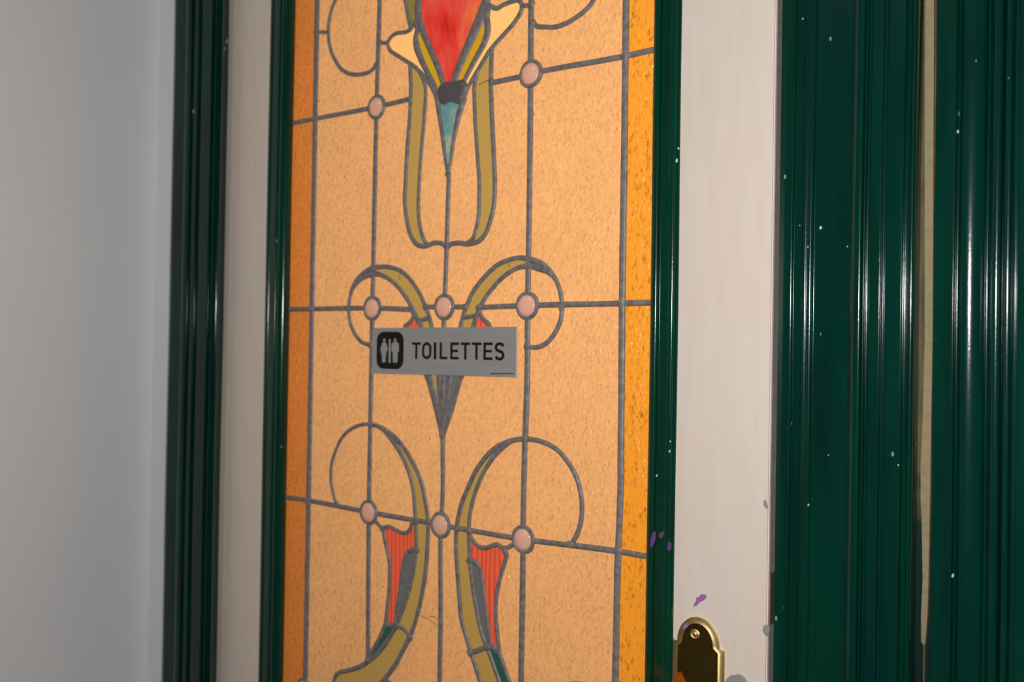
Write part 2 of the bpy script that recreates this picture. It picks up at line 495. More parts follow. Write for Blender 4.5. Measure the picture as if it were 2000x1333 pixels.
def bead_profile(w):
    k = w/.030
    p = [(0,.0095),(0,.002)]
    p += arc_prof(.0005*k,.001,.0100*k,-.002,.0040,10)
    p += [(.0105*k,-.0005),(.0118*k,-.0005),(.0125*k,-.0035),(.019*k,-.0042)]
    p += arc_prof(.0215*k,-.0042,.0275*k,-.0038,.0018,7)
    p += [(.0285*k,-.0028),(.030*k,-.0008),(.030*k,.008)]
    return fillet(p, .0006)
extrude_profile('glazing_bead', [(XG0-s, y) for s, y in bead_profile(XS0)], ZG0-.03, ZG1+.03, M['green_bead'], door, back=.02, wob=.0003)
extrude_profile('glazing_bead', [(XG1+s, y) for s, y in bead_profile(XS1)], ZG0-.03, ZG1+.03, M['green_bead'], door, back=.02, wob=.0003)
for zz, sg in ((ZG1, 1), (ZG0, -1)):
    pr = bead_profile(.03); n = len(pr); vs = []
    for x, e in ((XG0, -1), (XG1, 1)):
        for s, y in pr: vs.append((x+e*s*.98, y, zz+sg*s))
        vs += [(x+e*.0294, .02, zz+sg*.03), (x, .02, zz)]
    n += 2
    fs = [(i, (i+1) % n, n+(i+1) % n, n+i) for i in range(n)]+[tuple(range(n)), tuple(range(n, 2*n))]
    mesh_obj('glazing_bead', vs, fs, M['green_bead'], door, smooth=50)
# stiles and rails
bev_box('stile', XD0, XG0-.004, 0, .040, .008, DH, M['cream'], .0015, door)
st_r = bev_box('stile', XG1+.004, XD1, 0, .034, .008, DH, M['cream'], .0015, door)
bev_box('lock_edge', XD1-.0005, XD1+.0006, .0012, .034, .008, DH, M['edge'], 0, door, label='grey worn lock edge of the door')
bev_box('rail', XG0-.004, XG1+.004, .0005, .040, ZG1+.004, DH, M['cream'], .0015, door)
bev_box('rail', XG0-.004, XG1+.004, .0005, .040, .008, ZG0-.004, M['cream'], .0015, door)

# ---- the leaded glass ------------------------------------------------------------
# lines of the design as points seen on the glass plane, turned into metres on it
def G(p): v = U(p[0], p[1], YG); return Vector((v.x, v.z))
W_V, W_H = .0068, .0056
LINES = []      # (points, widths in m, curved)
def L(pts, w=.0050, curve=True): LINES.append(([G(p) for p in pts], w, curve))
# straight grid
L([(631,-660),(620,0),(609.5,604),(597,1333),(590,1760)], .0085, False)
L([(757,-560),(742,0),(736,210),(728,602),(721,1001),(719,1290)], W_V)
L([(877,338),(873,472),(871,540),(868,600),(866,700),(865,850),(865,976),(861,1027),(861,1200),(859,1333),(856,1760)], .0060)
L([(1046,-500),(1038,0),(1036.5,144),(1036,240),(1033,480),(1031,597),(1030,740),(1026,856),(1024,920),(1022,1054),(1021,1150),(1018,1333),(1012,1760)], W_V)
L([(1230,-500),(1223,0),(1220,280),(1216,532),(1212,992),(1207,1076),(1202,1333),(1196,1760)], .0070, False)
L([(545,247),(576,240),(616,232),(736,209),(796,195)], W_H)
L([(961,162),(1016,150),(1064,138),(1212,112),(1300,92)], W_H)
L([(540,605),(609,604),(728,602),(803,605)], W_H)
L([(831,600),(868,599.5),(908,600)], W_H)
L([(936,601),(1030,597),(1215,593),(1300,590.5)], W_H)
L([(530,968),(598,977),(721,1001),(830,1020),(861,1026),(905,1034),(1023,1054),(1206,1077),(1300,1094)], W_H)
# upper loops and links
L([(738,-60),(700,-52),(672,-28),(656,0),(645,32),(642,62),(645,92),(654,116),(668,136),(686,145),(708,145),(726,138),(737,124)], .0050)
L([(620,63),(642,63)], .0045); L([(743,84),(760,84)], .0045)
L([(1040,40),(1048,51),(1062,53),(1084,53),(1108,45),(1132,30),(1148,16),(1160,0),(1168,-24),(1160,-60),(1120,-85),(1043,-95)], .0052)
L([(1017,12),(1039,10)], .0050)
# flower
L([(885,-115),(845,-60),(824,-20),(817,10),(818,34),(824,56),(834,82),(848,112),(858,138),(865,160),(869,174)], [.006,.0065,.009,.0100,.0100,.0088,.0082,.0078,.0074,.007,.006])
L([(885,-115),(930,-60),(952,-12),(944,20),(929,56),(914,90),(903,115),(893,140),(887,160)], [.006,.007,.010,.0135,.0125,.0112,.0105,.0095,.008])
L([(811,44),(815,58),(812,76),(814,92),(820,110),(832,136),(845,160),(853,178),(857,196)], [.0045,.006,.0074,.0085,.0080,.0066,.006,.0055,.005])
L([(811,44),(803,57),(792,63),(776,65),(766,71),(758,84),(762,98),(776,108),(795,120),(812,132),(830,151),(843,170),(850,185),(855,200)], .0047)
L([(955,12),(951,35),(953,60),(946,84),(935,105),(922,128),(911,150),(902,168)], [.007,.008,.0088,.0080,.0070,.0065,.006,.0055])
L([(955,10),(970,17),(983,10),(1000,3),(1013,1),(1019,8),(1018,22),(1004,45),(985,67),(968,85),(954,103),(940,126),(926,150),(914,172),(906,194)], .0050)
L([(855,198),(860,235),(866,276),(870,312),(876,342)], [.0075,.006,.005,.0045,.004])
L([(907,190),(897,223),(891,250),(886,276),(882,305),(876,342)], [.009,.0075,.006,.005,.0045,.004])
L([(855,198),(868,192),(884,192),(907,190)], .008, False)
L([(957,11),(944,10)], .006, False); L([(809,45),(821,38)], .005, False)
L([(868,172),(888,157)], .005, False); L([(856,184),(870,170)], .004, False); L([(886,160),(907,163)], .004, False)
L([(808,690),(934,690)], .005, False)
L([(770,-88),(890,-116)], .005, False)
L([(780,-90),(786,-30),(792,0),(796,26),(802,55)], .0050)
# pendant bands under the flower
L([(801,122),(803,168),(801,224),(796,288),(792,360),(791,400),(796,436),(804,464),(816,479),(832,481),(848,475),(860,475),(868,479),(873,486)], .0054)
L([(821,141),(831,168),(831,208),(827,256),(822,312),(818,380),(818,420),(822,448),(829,470),(836,480)], .0050)
L([(961,94),(959,160),(961,224),(965,304),(967,360),(965,400),(958,432),(948,458),(934,472),(916,477),(894,475),(880,478),(873,487)], .0054)
L([(933,137),(927,168),(928,224),(931,280),(936,340),(937,384),(935,424),(930,448),(924,466),(912,476)], .0050)
# middle heart loops
L([(724,675),(706,668),(692,650),(684,629),(682,604),(684,581),(692,556),(706,538),(724,525),(745,521),(763,522.5),(782,529),(798,542),(812,560),(823,579),(831,597),(838,616),(845,645),(852,690),(858,736),(862,790),(866,838)],
  [.0050,.0048,.0048,.0048,.0048,.0050,.0060,.0060,.0055,.0052,.0052,.005,.005,.005,.005,.005,.005,.006,.007,.008,.008,.006])
L([(690,564),(703,547),(724,536),(743,537),(759,545),(773,556),(786,571),(798,589),(807,607),(815,622),(821,634),(830,662),(840,690),(848,730)], [.004,.006,.0070,.0056,.005,.005,.005,.005,.005,.006,.006,.006,.005,.005])
L([(813,628),(838,622)], .0050, False)
L([(803,605),(808,616),(803,628),(791,640),(812,690),(836,734),(848,772),(856,808),(862,838),(867,858)], [.0052]*5+[.010,.0105,.0095,.008,.006])
L([(1028,677),(1048,679),(1067,671),(1083,652.5),(1094.7,627),(1098,602),(1096,577),(1088,551),(1074,530.6),(1055.6,515),(1037,507),(1014,504),(993.5,508),(973,517),(954,533),(936,553.6),(922,574),(913,595),(906,613),(899,645),(888,690),(880,736),(872,790),(864,838)],
  [.0050]*6+[.0050,.0050,.0065,.0066,.0060,.0052]+[.005]*6+[.0052,.0055,.006,.007,.007,.006])
L([(1080,540),(1066,529),(1050,523),(1032,520),(1014,523),(996,532),(977,547),(961,565),(947.5,583),(938,602),(931,619),(926,636),(917,662),(903,690),(893,730)], [.004,.006,.0075,.006,.005,.005,.005,.005,.005,.0055,.006,.006,.006,.005,.005])
L([(904,621),(932,617)], .0050, False)
L([(936,601),(938,610),(943,622),(958,640),(930,690),(902,736),(892,772),(880,812),(871,838),(863,858)], .0052)
# lower lyre
L([(659,988),(652,966),(647,940),(648,909),(657,878),(671,852),(692,835),(715,829),(736,832),(754,841),(772,855),(788,873),(803,897),(817,925),(826,951),(832,982),(836,1010),(837,1043),(835,1079),(831,1126),(825,1161),(816,1201),(802,1243),(785,1276),(771,1302),(757,1320),(742,1340),(722,1372)],
  [.0044]*8+[.005,.0058,.0060]+[.0056]*17)
L([(737,833),(749,840),(765,858),(780,881),(792,905),(801,930),(808,961),(810,987),(812,1016),(813,1043),(813.5,1062),(811,1097),(804,1137),(795,1170),(781,1208),(773,1226),(755,1255),(738.6,1276),(720,1292),(701,1304),(675,1311),(661,1315),(655,1323),(653,1340),(672,1368),(722,1372)],
  [.004,.005,.0065,.0060]+[.0050]*12+[.006,.006,.0062,.006]+[.0050]*6)
L([(777,1222),(790,1231),(801,1246)], .0048)
L([(733,1017),(740,1026),(748,1034),(751.5,1053),(757,1076),(761,1097.5),(761.6,1126),(760,1161),(757,1189),(753,1218),(745,1240),(734,1262),(719,1287)], .0048)
L([(748,1032),(759,1029),(771,1034),(785,1041),(795,1040),(802,1032),(806,1018)], .0047)
L([(813,1073),(804,1075),(796,1080),(789,1097),(785,1126),(781,1156),(776,1189),(772,1217)], [.005,.0055,.0052,.005,.0047,.0047,.0047,.005])
L([(753,1219),(773,1223)], .006, False)
L([(1113,1069),(1127,1045),(1135,1018),(1137,987),(1133,956),(1123.6,927),(1108,901),(1087,878),(1061,864),(1030,857.7),(1004,860),(983,867),(962,880),(944,899),(926,927),(912,958),(901,987),(894,1018),(891,1043),(891,1079),(893.5,1114),(897,1161),(901,1208),(908,1238),(919,1273),(929,1302),(938,1333),(950,1372)],
  [.0050]*9+[.0056]*3+[.0054]*16)
L([(1006,860),(993,866),(978,878),(960,899),(943,927),(930,958),(922,987),(917,1016),(916,1043),(917,1067),(918,1097),(922,1137),(929,1180),(938,1227),(948,1258),(955,1274),(964,1299),(976,1333),(990,1372)], [.004,.005,.006]+[.0050]*16)
L([(919,1276),(948,1266)], .0055, False); L([(950,1372),(1022,1380)], .005, False)
L([(948,1258),(960,1262),(976,1277)], .007)
L([(916,1040),(925,1057),(936,1068),(950,1070.5),(962,1066),(973,1064.6),(985,1074)], .0048)
L([(985,1074),(1003,1064)], .0048, False)
L([(985,1073),(990,1082),(985,1102),(976,1133),(970,1165),(968.6,1203),(972,1241),(976,1275),(981,1292),(990,1318),(996,1333),(1010,1376)], .0047)
L([(917,1095),(929,1098),(938,1111),(943,1137),(947.5,1172),(951,1208),(955,1238),(959,1264)], [.006,.005]+[.0047]*6)

JEWELS = [(736,209.5),(1037.5,144.5),(728,602.5),(868.5,600),(1030.5,597.5),(720.8,1001),(861.3,1026),(1022.5,1054),(594,1348),(757,1353)]
RJ, RO = .0106, .0143                    # glass radius and outer ring radius
JC = [G(j) for j in JEWELS]
RECT = (XG0-.001, XG1+.006, ZG0, ZG1)

def resample(pts, w, curve, n=4):
    if not isinstance(w, list): w = [w]*len(pts)
    P3 = [Vector((p.x, p.y, ww)) for p, ww in zip(pts, w)]
    if curve and len(P3) > 2:
        C2 = catmull([p.xy for p in P3], n)
        out = []
        for i in range(len(P3)-1):
            for k in range(n):
                c = C2[i*n+k]; ww = w[i]+(w[i+1]-w[i])*k/n
                out.append(Vector((c.x, c.y, ww)))
        out.append(P3[-1]); return out
    # straight: subdivide so that rings can cut it
    out = []
    for a, b in zip(P3[:-1], P3[1:]):
        k = max(1, int((b.xy-a.xy).length/.02))
        for i in range(k): out.append(a.lerp(b, i/k))
    out.append(P3[-1]); return out

def cut_rings(pts):
    """densify, then drop what lies under the jewels"""
    D = []
    for a, b in zip(pts[:-1], pts[1:]):
        near = any(min((a.xy.lerp(b.xy, t/6)-c).length for t in range(7)) < .03 for c in JC)
        k = max(1, int((b.xy-a.xy).length/(.002 if near else .006)))
        for i in range(k): D.append(a.lerp(b, i/k))
    D.append(pts[-1])
    runs, cur = [], []
    for p in D:
        ok = RECT[2]-.006 <= p.y <= RECT[3]+.006 and all((p.xy-c).length > RJ+.0014 for c in JC)
        if ok: cur.append(p)
        elif cur: runs.append(cur); cur = []
    if cur: runs.append(cur)
    return [thin(r) for r in runs if len(r) > 1]

def thin(r):
    out = [r[0]]
    for i in range(1, len(r)-1):
        a, b, c = out[-1], r[i], r[i+1]
        if (b.xy-a.xy).length > .03 or abs((b.xy-a.xy).normalized().cross((c.xy-b.xy).normalized())) > .06 or abs(b.z-a.z) > .0005: out.append(b)
    out.append(r[-1]); return out

SEC = [(-.5,0.0),(-.46,.55),(-.30,.90),(0,1.0),(.30,.90),(.46,.55),(.5,0.0)]
def came(run, h=.0019):
    vs, fs = [], []
    n = len(SEC)
    for i, p in enumerate(run):
        a = run[max(i-1,0)].xy; b = run[min(i+1, len(run)-1)].xy
        d = (b-a).normalized(); nn = Vector((-d.y, d.x))
        w = p.z*(1+random.uniform(-.05,.05))
        for s, k in SEC:
            q2 = p.xy+nn*(s*w)
            vs.append((q2.x, YG+.0004-(h+.0004)*k, q2.y))
    for i in range(len(run)-1):
        for k in range(n-1):
            fs.append((i*n+k, i*n+k+1, (i+1)*n+k+1, (i+1)*n+k))
    fs.append(tuple(range(n))); fs.append(tuple((len(run)-1)*n+k for k in range(n)))
    return mesh_obj('lead_came', vs, fs, M['lead'], door, smooth=60)

# panes: the faces of the arrangement of all lead lines
pv, pe = [], []
def add_poly(pts, closed=False):
    b = len(pv); pv.extend([Vector((p.x, p.y)) for p in pts])
    pe.extend([(b+i, b+i+1) for i in range(len(pts)-1)])
    if closed: pe.append((b+len(pts)-1, b))
RES = []
for pts, w, cv in LINES:
    r = resample(pts, w, cv); RES.append(r)
    e0 = (r[0].xy-r[1].xy).normalized()*.0036; e1 = (r[-1].xy-r[-2].xy).normalized()*.0036
    ext = [r[0].xy+e0]+[p.xy for p in r]+[r[-1].xy+e1]
    add_poly(ext)
add_poly([Vector(c) for c in ((RECT[0],RECT[2]),(RECT[1],RECT[2]),(RECT[1],RECT[3]),(RECT[0],RECT[3]))], True)
for c in JC:
    add_poly([c+Vector((math.cos(a), math.sin(a)))*(RJ+.0015) for a in [k*math.tau/20 for k in range(20)]], True)
V2, E2, F2, ov, oe, of = delaunay_2d_cdt(pv, pe, [], 0, 1e-5)
fixed = {tuple(sorted(e)) for e, o in zip(E2, oe) if o}
ef = {}
for i, f in enumerate(F2):
    for a, b in zip(f, f[1:]+f[:1]): ef.setdefault(tuple(sorted((a, b))), []).append(i)
reg = [-1]*len(F2); regions = []
for i in range(len(F2)):
    if reg[i] >= 0: continue
    st = [i]; reg[i] = len(regions); mem = []
    while st:
        f = st.pop(); mem.append(f)
        fl_ = F2[f]
        for a, b in zip(fl_, fl_[1:]+fl_[:1]):
            e = tuple(sorted((a, b)))
            if e in fixed: continue
            for g in ef[e]:
                if reg[g] < 0: reg[g] = reg[i]; st.append(g)
    regions.append(mem)
def tri_area(f): a, b, c = (V2[k] for k in f); return abs((b-a).cross(c-a))/2
def inside(p, f):
    a, b, c = (V2[k] for k in f)
    s = [(b-a).cross(p-a), (c-b).cross(p-b), (a-c).cross(p-c)]
    return all(v >= 0 for v in s) or all(v <= 0 for v in s)
SEEDS = [('red', (875,60)), ('yellow', (841,124)), ('yellow', (916,108)), ('yellow', (930,74)), ('creamg', (785,85)), ('creamg', (985,30)),
  ('creamg', (845,166)), ('creamg', (925,140)), ('olive', (805,15)), ('teal', (877,240)),
  ('khaki', (808,300)), ('khaki', (812,160)), ('khaki', (948,300)), ('khaki', (805,440)), ('khaki', (950,430)), ('khaki', (946,140)), ('khaki', (946,125)),
  ('khaki', (790,560)), ('khaki', (810,590)), ('khaki', (735,529)), ('khaki', (750,529)), ('khaki', (1020,513)), ('khaki', (985,525)), ('khaki', (940,575)), ('khaki', (924,600)),
  ('khaki', (820,606)), ('khaki', (1045,515)),
  ('orangered', (808,634)), ('orangered', (942,636)), ('khaki', (832,634)), ('khaki', (915,634)),
  ('khaki', (852,772)), ('greyg', (868,760)), ('greyg', (890,760)), ('greyg', (869,820)), ('greyg', (875,760)), ('greyg', (862,770)),
  ('khaki', (822,960)), ('khaki', (826,1000)), ('khaki', (825,1060)), ('khaki', (805,1200)), ('khaki', (770,1270)), ('khaki', (700,1325)),
  ('khaki', (912,985)), ('khaki', (905,1018)), ('khaki', (904,1070)), ('khaki', (930,1240)), ('khaki', (950,1310)),
  ('khaki', (945,910)), ('khaki', (800,905)),
  ('orangered', (775,1080)), ('orangered', (768,1180)), ('orangered', (960,1110)), ('orangered', (960,1220)),
  ('greyg', (799,1110)), ('greyg', (790,1150)), ('greyg', (930,1130)), ('greyg', (942,1190)),
  ('petrol', (750,1250)), ('petrol', (975,1310))]
SP = [(k, G(p)) for k, p in SEEDS]
XB0, XB1 = G((609.5,604)).x, G((1215,600)).x
AMAX = {'red': .009, 'creamg': .0032, 'teal': .0022, 'orangered': .0027, 'khaki': .0044, 'olive': .006}
n_pane = 0
hit = set()
for mem in regions:
    A = sum(tri_area(F2[f]) for f in mem)
    if A < 1.2e-5: continue
    cx = sum(sum((V2[k] for k in F2[f]), Vector((0,0)))/3*tri_area(F2[f]) for f in mem) if False else None
    c = Vector((0, 0))
    for f in mem: c += (V2[F2[f][0]]+V2[F2[f][1]]+V2[F2[f][2]])/3*tri_area(F2[f])
    c /= A
    if not (RECT[0]-.0001 < c.x < RECT[1]+.0001 and RECT[2] < c.y < RECT[3]): continue
    if any((c-j).length < .004 and A < 6e-4 for j in JC): continue
    kind = None
    for k, s in SP:
        if A > AMAX.get(k, .0016): continue
        if any(inside(s, F2[f]) for f in mem): kind = k; hit.add(tuple(s)); break
    if kind is None: kind = 'rust' if c.x < XB0-.003 else 'orange' if c.x > XB1+.003 else 'amber'
    dy = random.uniform(-.00015, .00015)
    used = {}; vs = []; fs = []
    def vid(k, lay):
        if (k, lay) not in used:
            used[(k, lay)] = len(vs); vs.append((V2[k].x, YG+dy+lay*.003, V2[k].y))
        return used[(k, lay)]
    cnt = {}
    for f in mem:
        F = F2[f]
        a, b, d = (V2[k] for k in F)
        F = F if (b-a).cross(d-a) > 0 else F[::-1]
        fs.append(tuple(vid(k, 0) for k in F))
        for e in zip(F, F[1:]+F[:1]): cnt.setdefault(tuple(sorted(e)), []).append(e)
    for e, lst in cnt.items():
        if len(lst) == 1:
            a, b = lst[0]; fs.append((vid(a,0), vid(a,1), vid(b,1), vid(b,0)))
    me = bpy.data.meshes.new('pane'); me.from_pydata(vs, [], fs); me.materials.append(M[kind])
    o = put(bpy.data.objects.new('pane', me), door)
    lab = {'rust': 'deep rust orange border pane', 'orange': 'saturated orange border pane', 'red': 'streaky red petal pane', 'yellow': 'narrow yellow sliver of glass', 'creamg': 'smooth cream petal pane',
           'khaki': 'khaki stem pane', 'olive': 'olive leaf pane', 'teal': 'teal drop pane', 'petrol': 'dark green leaf pane', 'greyg': 'smoke grey pane', 'orangered': 'rippled orange red petal pane'}.get(kind)
    if lab: o['label'] = lab
    n_pane += 1
for r in RES:
    for run in cut_rings(r): came(run)

# jewels with their lead rings
for j in JC:
    vs, fs = [], []; n = 24
    rings = [(RJ+.0012,.0004),(RJ,-.0016),(RJ*.8,-.0032),(RJ*.5,-.0042),(RJ*.2,-.0046)]
    for rr, y in rings:
        for k in range(n): vs.append((j.x+rr*math.cos(k*math.tau/n), YG+y, j.y+rr*math.sin(k*math.tau/n)))
    for i in range(len(rings)-1):
        for k in range(n): fs.append((i*n+k, i*n+(k+1)%n, (i+1)*n+(k+1)%n, (i+1)*n+k))
    fs.append(tuple((len(rings)-1)*n+k for k in range(n)))
    jo = mesh_obj('jewel', vs, fs, M['pink'], door, smooth=60, label='round pale pink glass roundel')
    vs, fs = [], []
    prof = [(RO,.0003),(RO-.0002,-.0012),(RO-.0012,-.0022),(RO-.0022,-.0024),(RJ+.0002,-.0020),(RJ-.0006,-.0012)]
    ph = random.random()*6
    for rr, y in prof:
        for k in range(32):
            a = k*math.tau/32; r2 = rr*(1+.015*math.sin(3*a+ph))
            vs.append((j.x+r2*math.cos(a), YG+y, j.y+r2*math.sin(a)))
    for i in range(len(prof)-1):
        for k in range(32): fs.append((i*32+k, i*32+(k+1)%32, (i+1)*32+(k+1)%32, (i+1)*32+k))
    mesh_obj('lead_ring', vs, fs, M['lead'], jo, smooth=60)

# flat irregular patches on a plane (solder, smears, chips): a thin domed blob
def blob(name, pts, y, m, h=.0006, parent=door, jag=0.0, pix=True, n=3, **k):
    P2 = [U(p[0], p[1], y) for p in pts]
    P2 = [Vector((p.x, p.z)) for p in P2]
    P2 = catmull(P2, n, True)
    c = sum(P2, Vector((0,0)))/len(P2)
    if jag: P2 = [c+(p-c)*(1+random.uniform(-jag, jag)) for p in P2]
    N = len(P2); vs = []; fs = []
    for s, d in ((1,.0002),(.94,-h*.7),(.7,-h)):
        for p in P2:
            q2 = c+(p-c)*s; vs.append((q2.x, y+d, q2.y))
    for i in range(2):
        for a in range(N): fs.append((i*N+a, i*N+(a+1)%N, (i+1)*N+(a+1)%N, (i+1)*N+a))
    vs.append((c.x, y-h, c.y)); ci = len(vs)-1
    for a in range(N): fs.append((2*N+a, 2*N+(a+1)%N, ci))
    return mesh_obj(name, vs, fs, m, parent, smooth=50, **k)

blob('solder_joint', [(857,170),(870,160),(888,160),(903,155),(913,166),(906,186),(897,203),(880,198),(864,205),(856,190)], YG-.0019, M['lead_dark'], .0019, label='dark solder patch below the red petal')
def joint(px, py, r=.0062):
    c = U(px, py, YG); vs = []; n = 14; ph = random.random()*6
    for s, d in ((1,-.0006),(.85,-.0018),(.5,-.0023)):
        for k in range(n):
            a = k*math.tau/n; rr = r*s*(1+.12*math.sin(2*a+ph)+.08*math.sin(3*a))
            vs.append((c.x+rr*math.cos(a), YG+d, c.z+rr*math.sin(a)))
    fs = [(i*n+k, i*n+(k+1)%n, (i+1)*n+(k+1)%n, (i+1)*n+k) for i in range(2) for k in range(n)]
    vs.append((c.x, YG-.0024, c.z)); fs += [(2*n+k, 2*n+(k+1)%n, 3*n) for k in range(n)]
    mesh_obj('solder_joint', vs, fs, M['lead'], door, smooth=60)
for p in [(616,232),(609.5,604),(598,977),(1221,111),(1214,593),(1207,1077),(873,483),(1098,601),(682,604),(618,63),(742,84),(1040,46),(1039,10),
          (736,128),(960,160),(801,195),(726,829),(1026,858),(1115,1064),(658,986),(837,1020),(814,1018),(893,1033),(917,1038),(806,605),(936,601),(832,600),(909,600),
          (732,524),(1033,508),(724,675),(1030,677),(876,342),(864,850),(775,1222),(802,1246),(919,1276),(953,1264),(719,1289),(748,1033),(986,1074),(815,1073),(918,1096)]:
    joint(p[0], p[1], .0041)

# hairline cracks
for pts in ([(822,1203),(836,1210),(854,1222)], [(934,166),(944,162),(957,155)], [(782,548),(779,541),(784,534)], [(995,523),(993,514)], [(838,1204),(852,1207)]):
    r = [Vector((*G(p), .0008)) for p in pts]
    vs, fs = [], []
    for i, p in enumerate(r):
        d = (r[min(i+1,len(r)-1)].xy-r[max(i-1,0)].xy).normalized(); nn = Vector((-d.y, d.x))*.0004
        for s in (-1, 1): vs.append((p.x+nn.x*s, YG-.0003, p.y+nn.y*s))
    fs = [(2*i, 2*i+1, 2*i+3, 2*i+2) for i in range(len(r)-1)]
    mesh_obj('crack', vs, fs, M['lead_dark'], door, label='hairline crack in the glass')

# ---- door furniture ---------------------------------------------------------------
YP = -.0028
pc = U(1363, 1262, YP)                     # centre of the dome at its base
RD = (PX(1404, YP, 1262)-PX(1321, YP, 1262))/2
x_l, x_r = PX(1312, YP, 1300), PX(1413, YP, 1300)
pcx = (PX(1404, YP, 1262)+PX(1321, YP, 1262))/2
hw = (x_r-x_l)/2; pcx2 = (x_l+x_r)/2
z_top = U(1362, 1209, YP).z; z_sh = U(1362, 1263, YP).z; z_bot = z_sh-.215
def plate_outline(ins):
    pts = []
    rx, rz = RD-ins, (z_top-z_sh)-ins
    n = 22
    for k in range(n+1):
        a = math.pi*k/n
        pts.append((pcx+rx*math.cos(a), z_sh+.001+rz*math.sin(a)))
    pts += [(pcx2-hw+ins, z_sh-ins*.5), (pcx2-hw+ins, z_bot+ins*.5)]
    for k in range(n+1):
        a = math.pi+math.pi*k/n
        pts.append((pcx2+rx*math.cos(a), z_bot-.001+rz*math.sin(a)))
    pts += [(pcx2+hw-ins, z_bot+ins*.5), (pcx2+hw-ins, z_sh-ins*.5)]
    return pts
vs, fs = [], []
layers = [(0,.0004),(0,-.0016),(.0006,-.0022),(.0034,-.0024),(.0040,-.0028),(.0052,-.0031)]
N = None
for ins, y in layers:
    o_ = plate_outline(ins); N = len(o_)
    vs += [(x, y, z) for x, z in o_]
for i in range(len(layers)-1):
    for k in range(N): fs.append((i*N+k, i*N+(k+1)%N, (i+1)*N+(k+1)%N, (i+1)*N+k))
plate = mesh_obj('handle_plate', vs, fs, M['brass_rim'], door, smooth=35, label='brass lever handle plate with a domed top')
vs = [(x, -.0031, z) for x, z in plate_outline(.0052)]
vs2 = [(x, -.0034, z) for x, z in plate_outline(.0058)]
N = len(vs)
fs = [(k, (k+1)%N, N+(k+1)%N, N+k) for k in range(N)]+[tuple(range(N, 2*N))]
mesh_obj('plate_face', vs+vs2, fs, M['brass'], plate, smooth=35, label='polished dark reflecting brass face')
def disc(name, c, r, prof, m, parent, n=20, **k):
    vs = [(c.x+r*s*math.cos(a*math.tau/n), c.y+d, c.z+r*s*math.sin(a*math.tau/n)) for s, d in prof for a in range(n)]
    fs = [(i*n+a, i*n+(a+1)%n, (i+1)*n+(a+1)%n, (i+1)*n+a) for i in range(len(prof)-1) for a in range(n)]
    fs.append(tuple((len(prof)-1)*n+a for a in range(n)))
    return mesh_obj(name, vs, fs, m, parent, smooth=50, **k)
sc_c = U(1357.5, 1239, -.0034)
disc('screw', sc_c, .0042, [(1,.0002),(1,-.0006),(.86,-.0010),(.72,-.0004),(.62,-.0004),(.50,-.0013),(.25,-.0017)], M['brass_rim'], plate, label='small round brass screw head')
# lever below the picture's lower edge: rose, neck and arm
lz = z_sh-.0475
lc = Vector((pcx2, -.0034, lz))
disc('lever_rose', lc, .0108, [(1,.0),(1,-.004),(.9,-.006),(.6,-.007),(.58,-.03),(.5,-.032)], M['brass'], plate, 24)
vs, fs = [], []
path = [(0,-.034,0,.0085),(-.012,-.040,.0005,.0085),(-.035,-.042,.002,.0080),(-.07,-.041,.002,.0075),(-.10,-.039,-.002,.0075),(-.112,-.036,-.006,.0055)]
for (dx, y, dz, r) in path:
    for a in range(12):
        t = a*math.tau/12
        vs.append((lc.x+dx, y+r*.7*math.cos(t), lz+dz+r*math.sin(t)))
for i in range(len(path)-1):
    for a in range(12): fs.append((i*12+a, i*12+(a+1)%12, (i+1)*12+(a+1)%12, (i+1)*12+a))
fs += [tuple(range(12)), tuple((len(path)-1)*12+a for a in range(12))]
mesh_obj('lever', vs, fs, M['brass'], plate, smooth=60)

# ---- marks of wear ----------------------------------------------------------------
blob('paint_smear', [(1354,1186),(1356,1178),(1360,1170),(1366,1164),(1373,1160),(1379,1163),(1379,1170),(1374,1174),(1366,1178),(1360,1184)], -.0001, M['purple'], .0002, jag=.20, label='purple smear on the cream stile')
blob('paint_smear', [(1333,1227),(1338,1219),(1343,1217),(1345,1222),(1340,1228),(1335,1230)], -.0031, M['purple'], .0003, jag=.1, label='purple smear on the brass plate')
yb = -.0046
blob('paint_smear', [(1270,1072),(1271,1055),(1276,1040),(1280,1039),(1280,1055),(1275,1068)], -.0056, M['purple_dark'], .0006, jag=.05, label='dull purple smear on the green bead')
blob('paint_smear', [(1288,1052),(1287,1043),(1293,1040),(1299,1037),(1297,1044),(1292,1052)], yb, M['purple_dark'], .0003, jag=.1, label='dull purple smear on the green bead')
blob('paint_smear', [(1304,1076),(1304,1062),(1308,1059),(1311,1064),(1309,1076)], yb-.0012, M['purple_dark'], .0004, jag=.1, label='dull purple smear on the green bead')
blob('paint_chip', [(1417,1333),(1424,1322),(1436,1318),(1448,1320),(1458,1330),(1462,1350),(1440,1360),(1420,1350)], -.0001, M['grime'], .0002, jag=.08, label='grey worn patch beside the brass plate')
blob('paint_chip', [(1490,1236),(1491,1224),(1496,1221),(1502,1226),(1502,1240),(1496,1242)], -.0001, M['grime'], .0002, jag=.12, label='grey chipped edge of the cream stile')
blob('paint_chip', [(1494,992),(1491,984),(1494,976),(1498,984),(1499,994)], -.0001, M['grime'], .0002, jag=.15)
blob('paint_chip', [(1311,1258),(1312,1246),(1317,1247),(1320,1255),(1318,1262)], -.0001, M['grime'], .0002, jag=.15)
ze0, ze1 = U(1508, 1225, 0).z, U(1508, 1123, 0).z
bev_box('paint_chip', XD1-.0004, XD1+.0010, .003, .010, ze0, ze1, M['darkwood'], .0003, door, label='dark wood showing where the lock edge is worn')
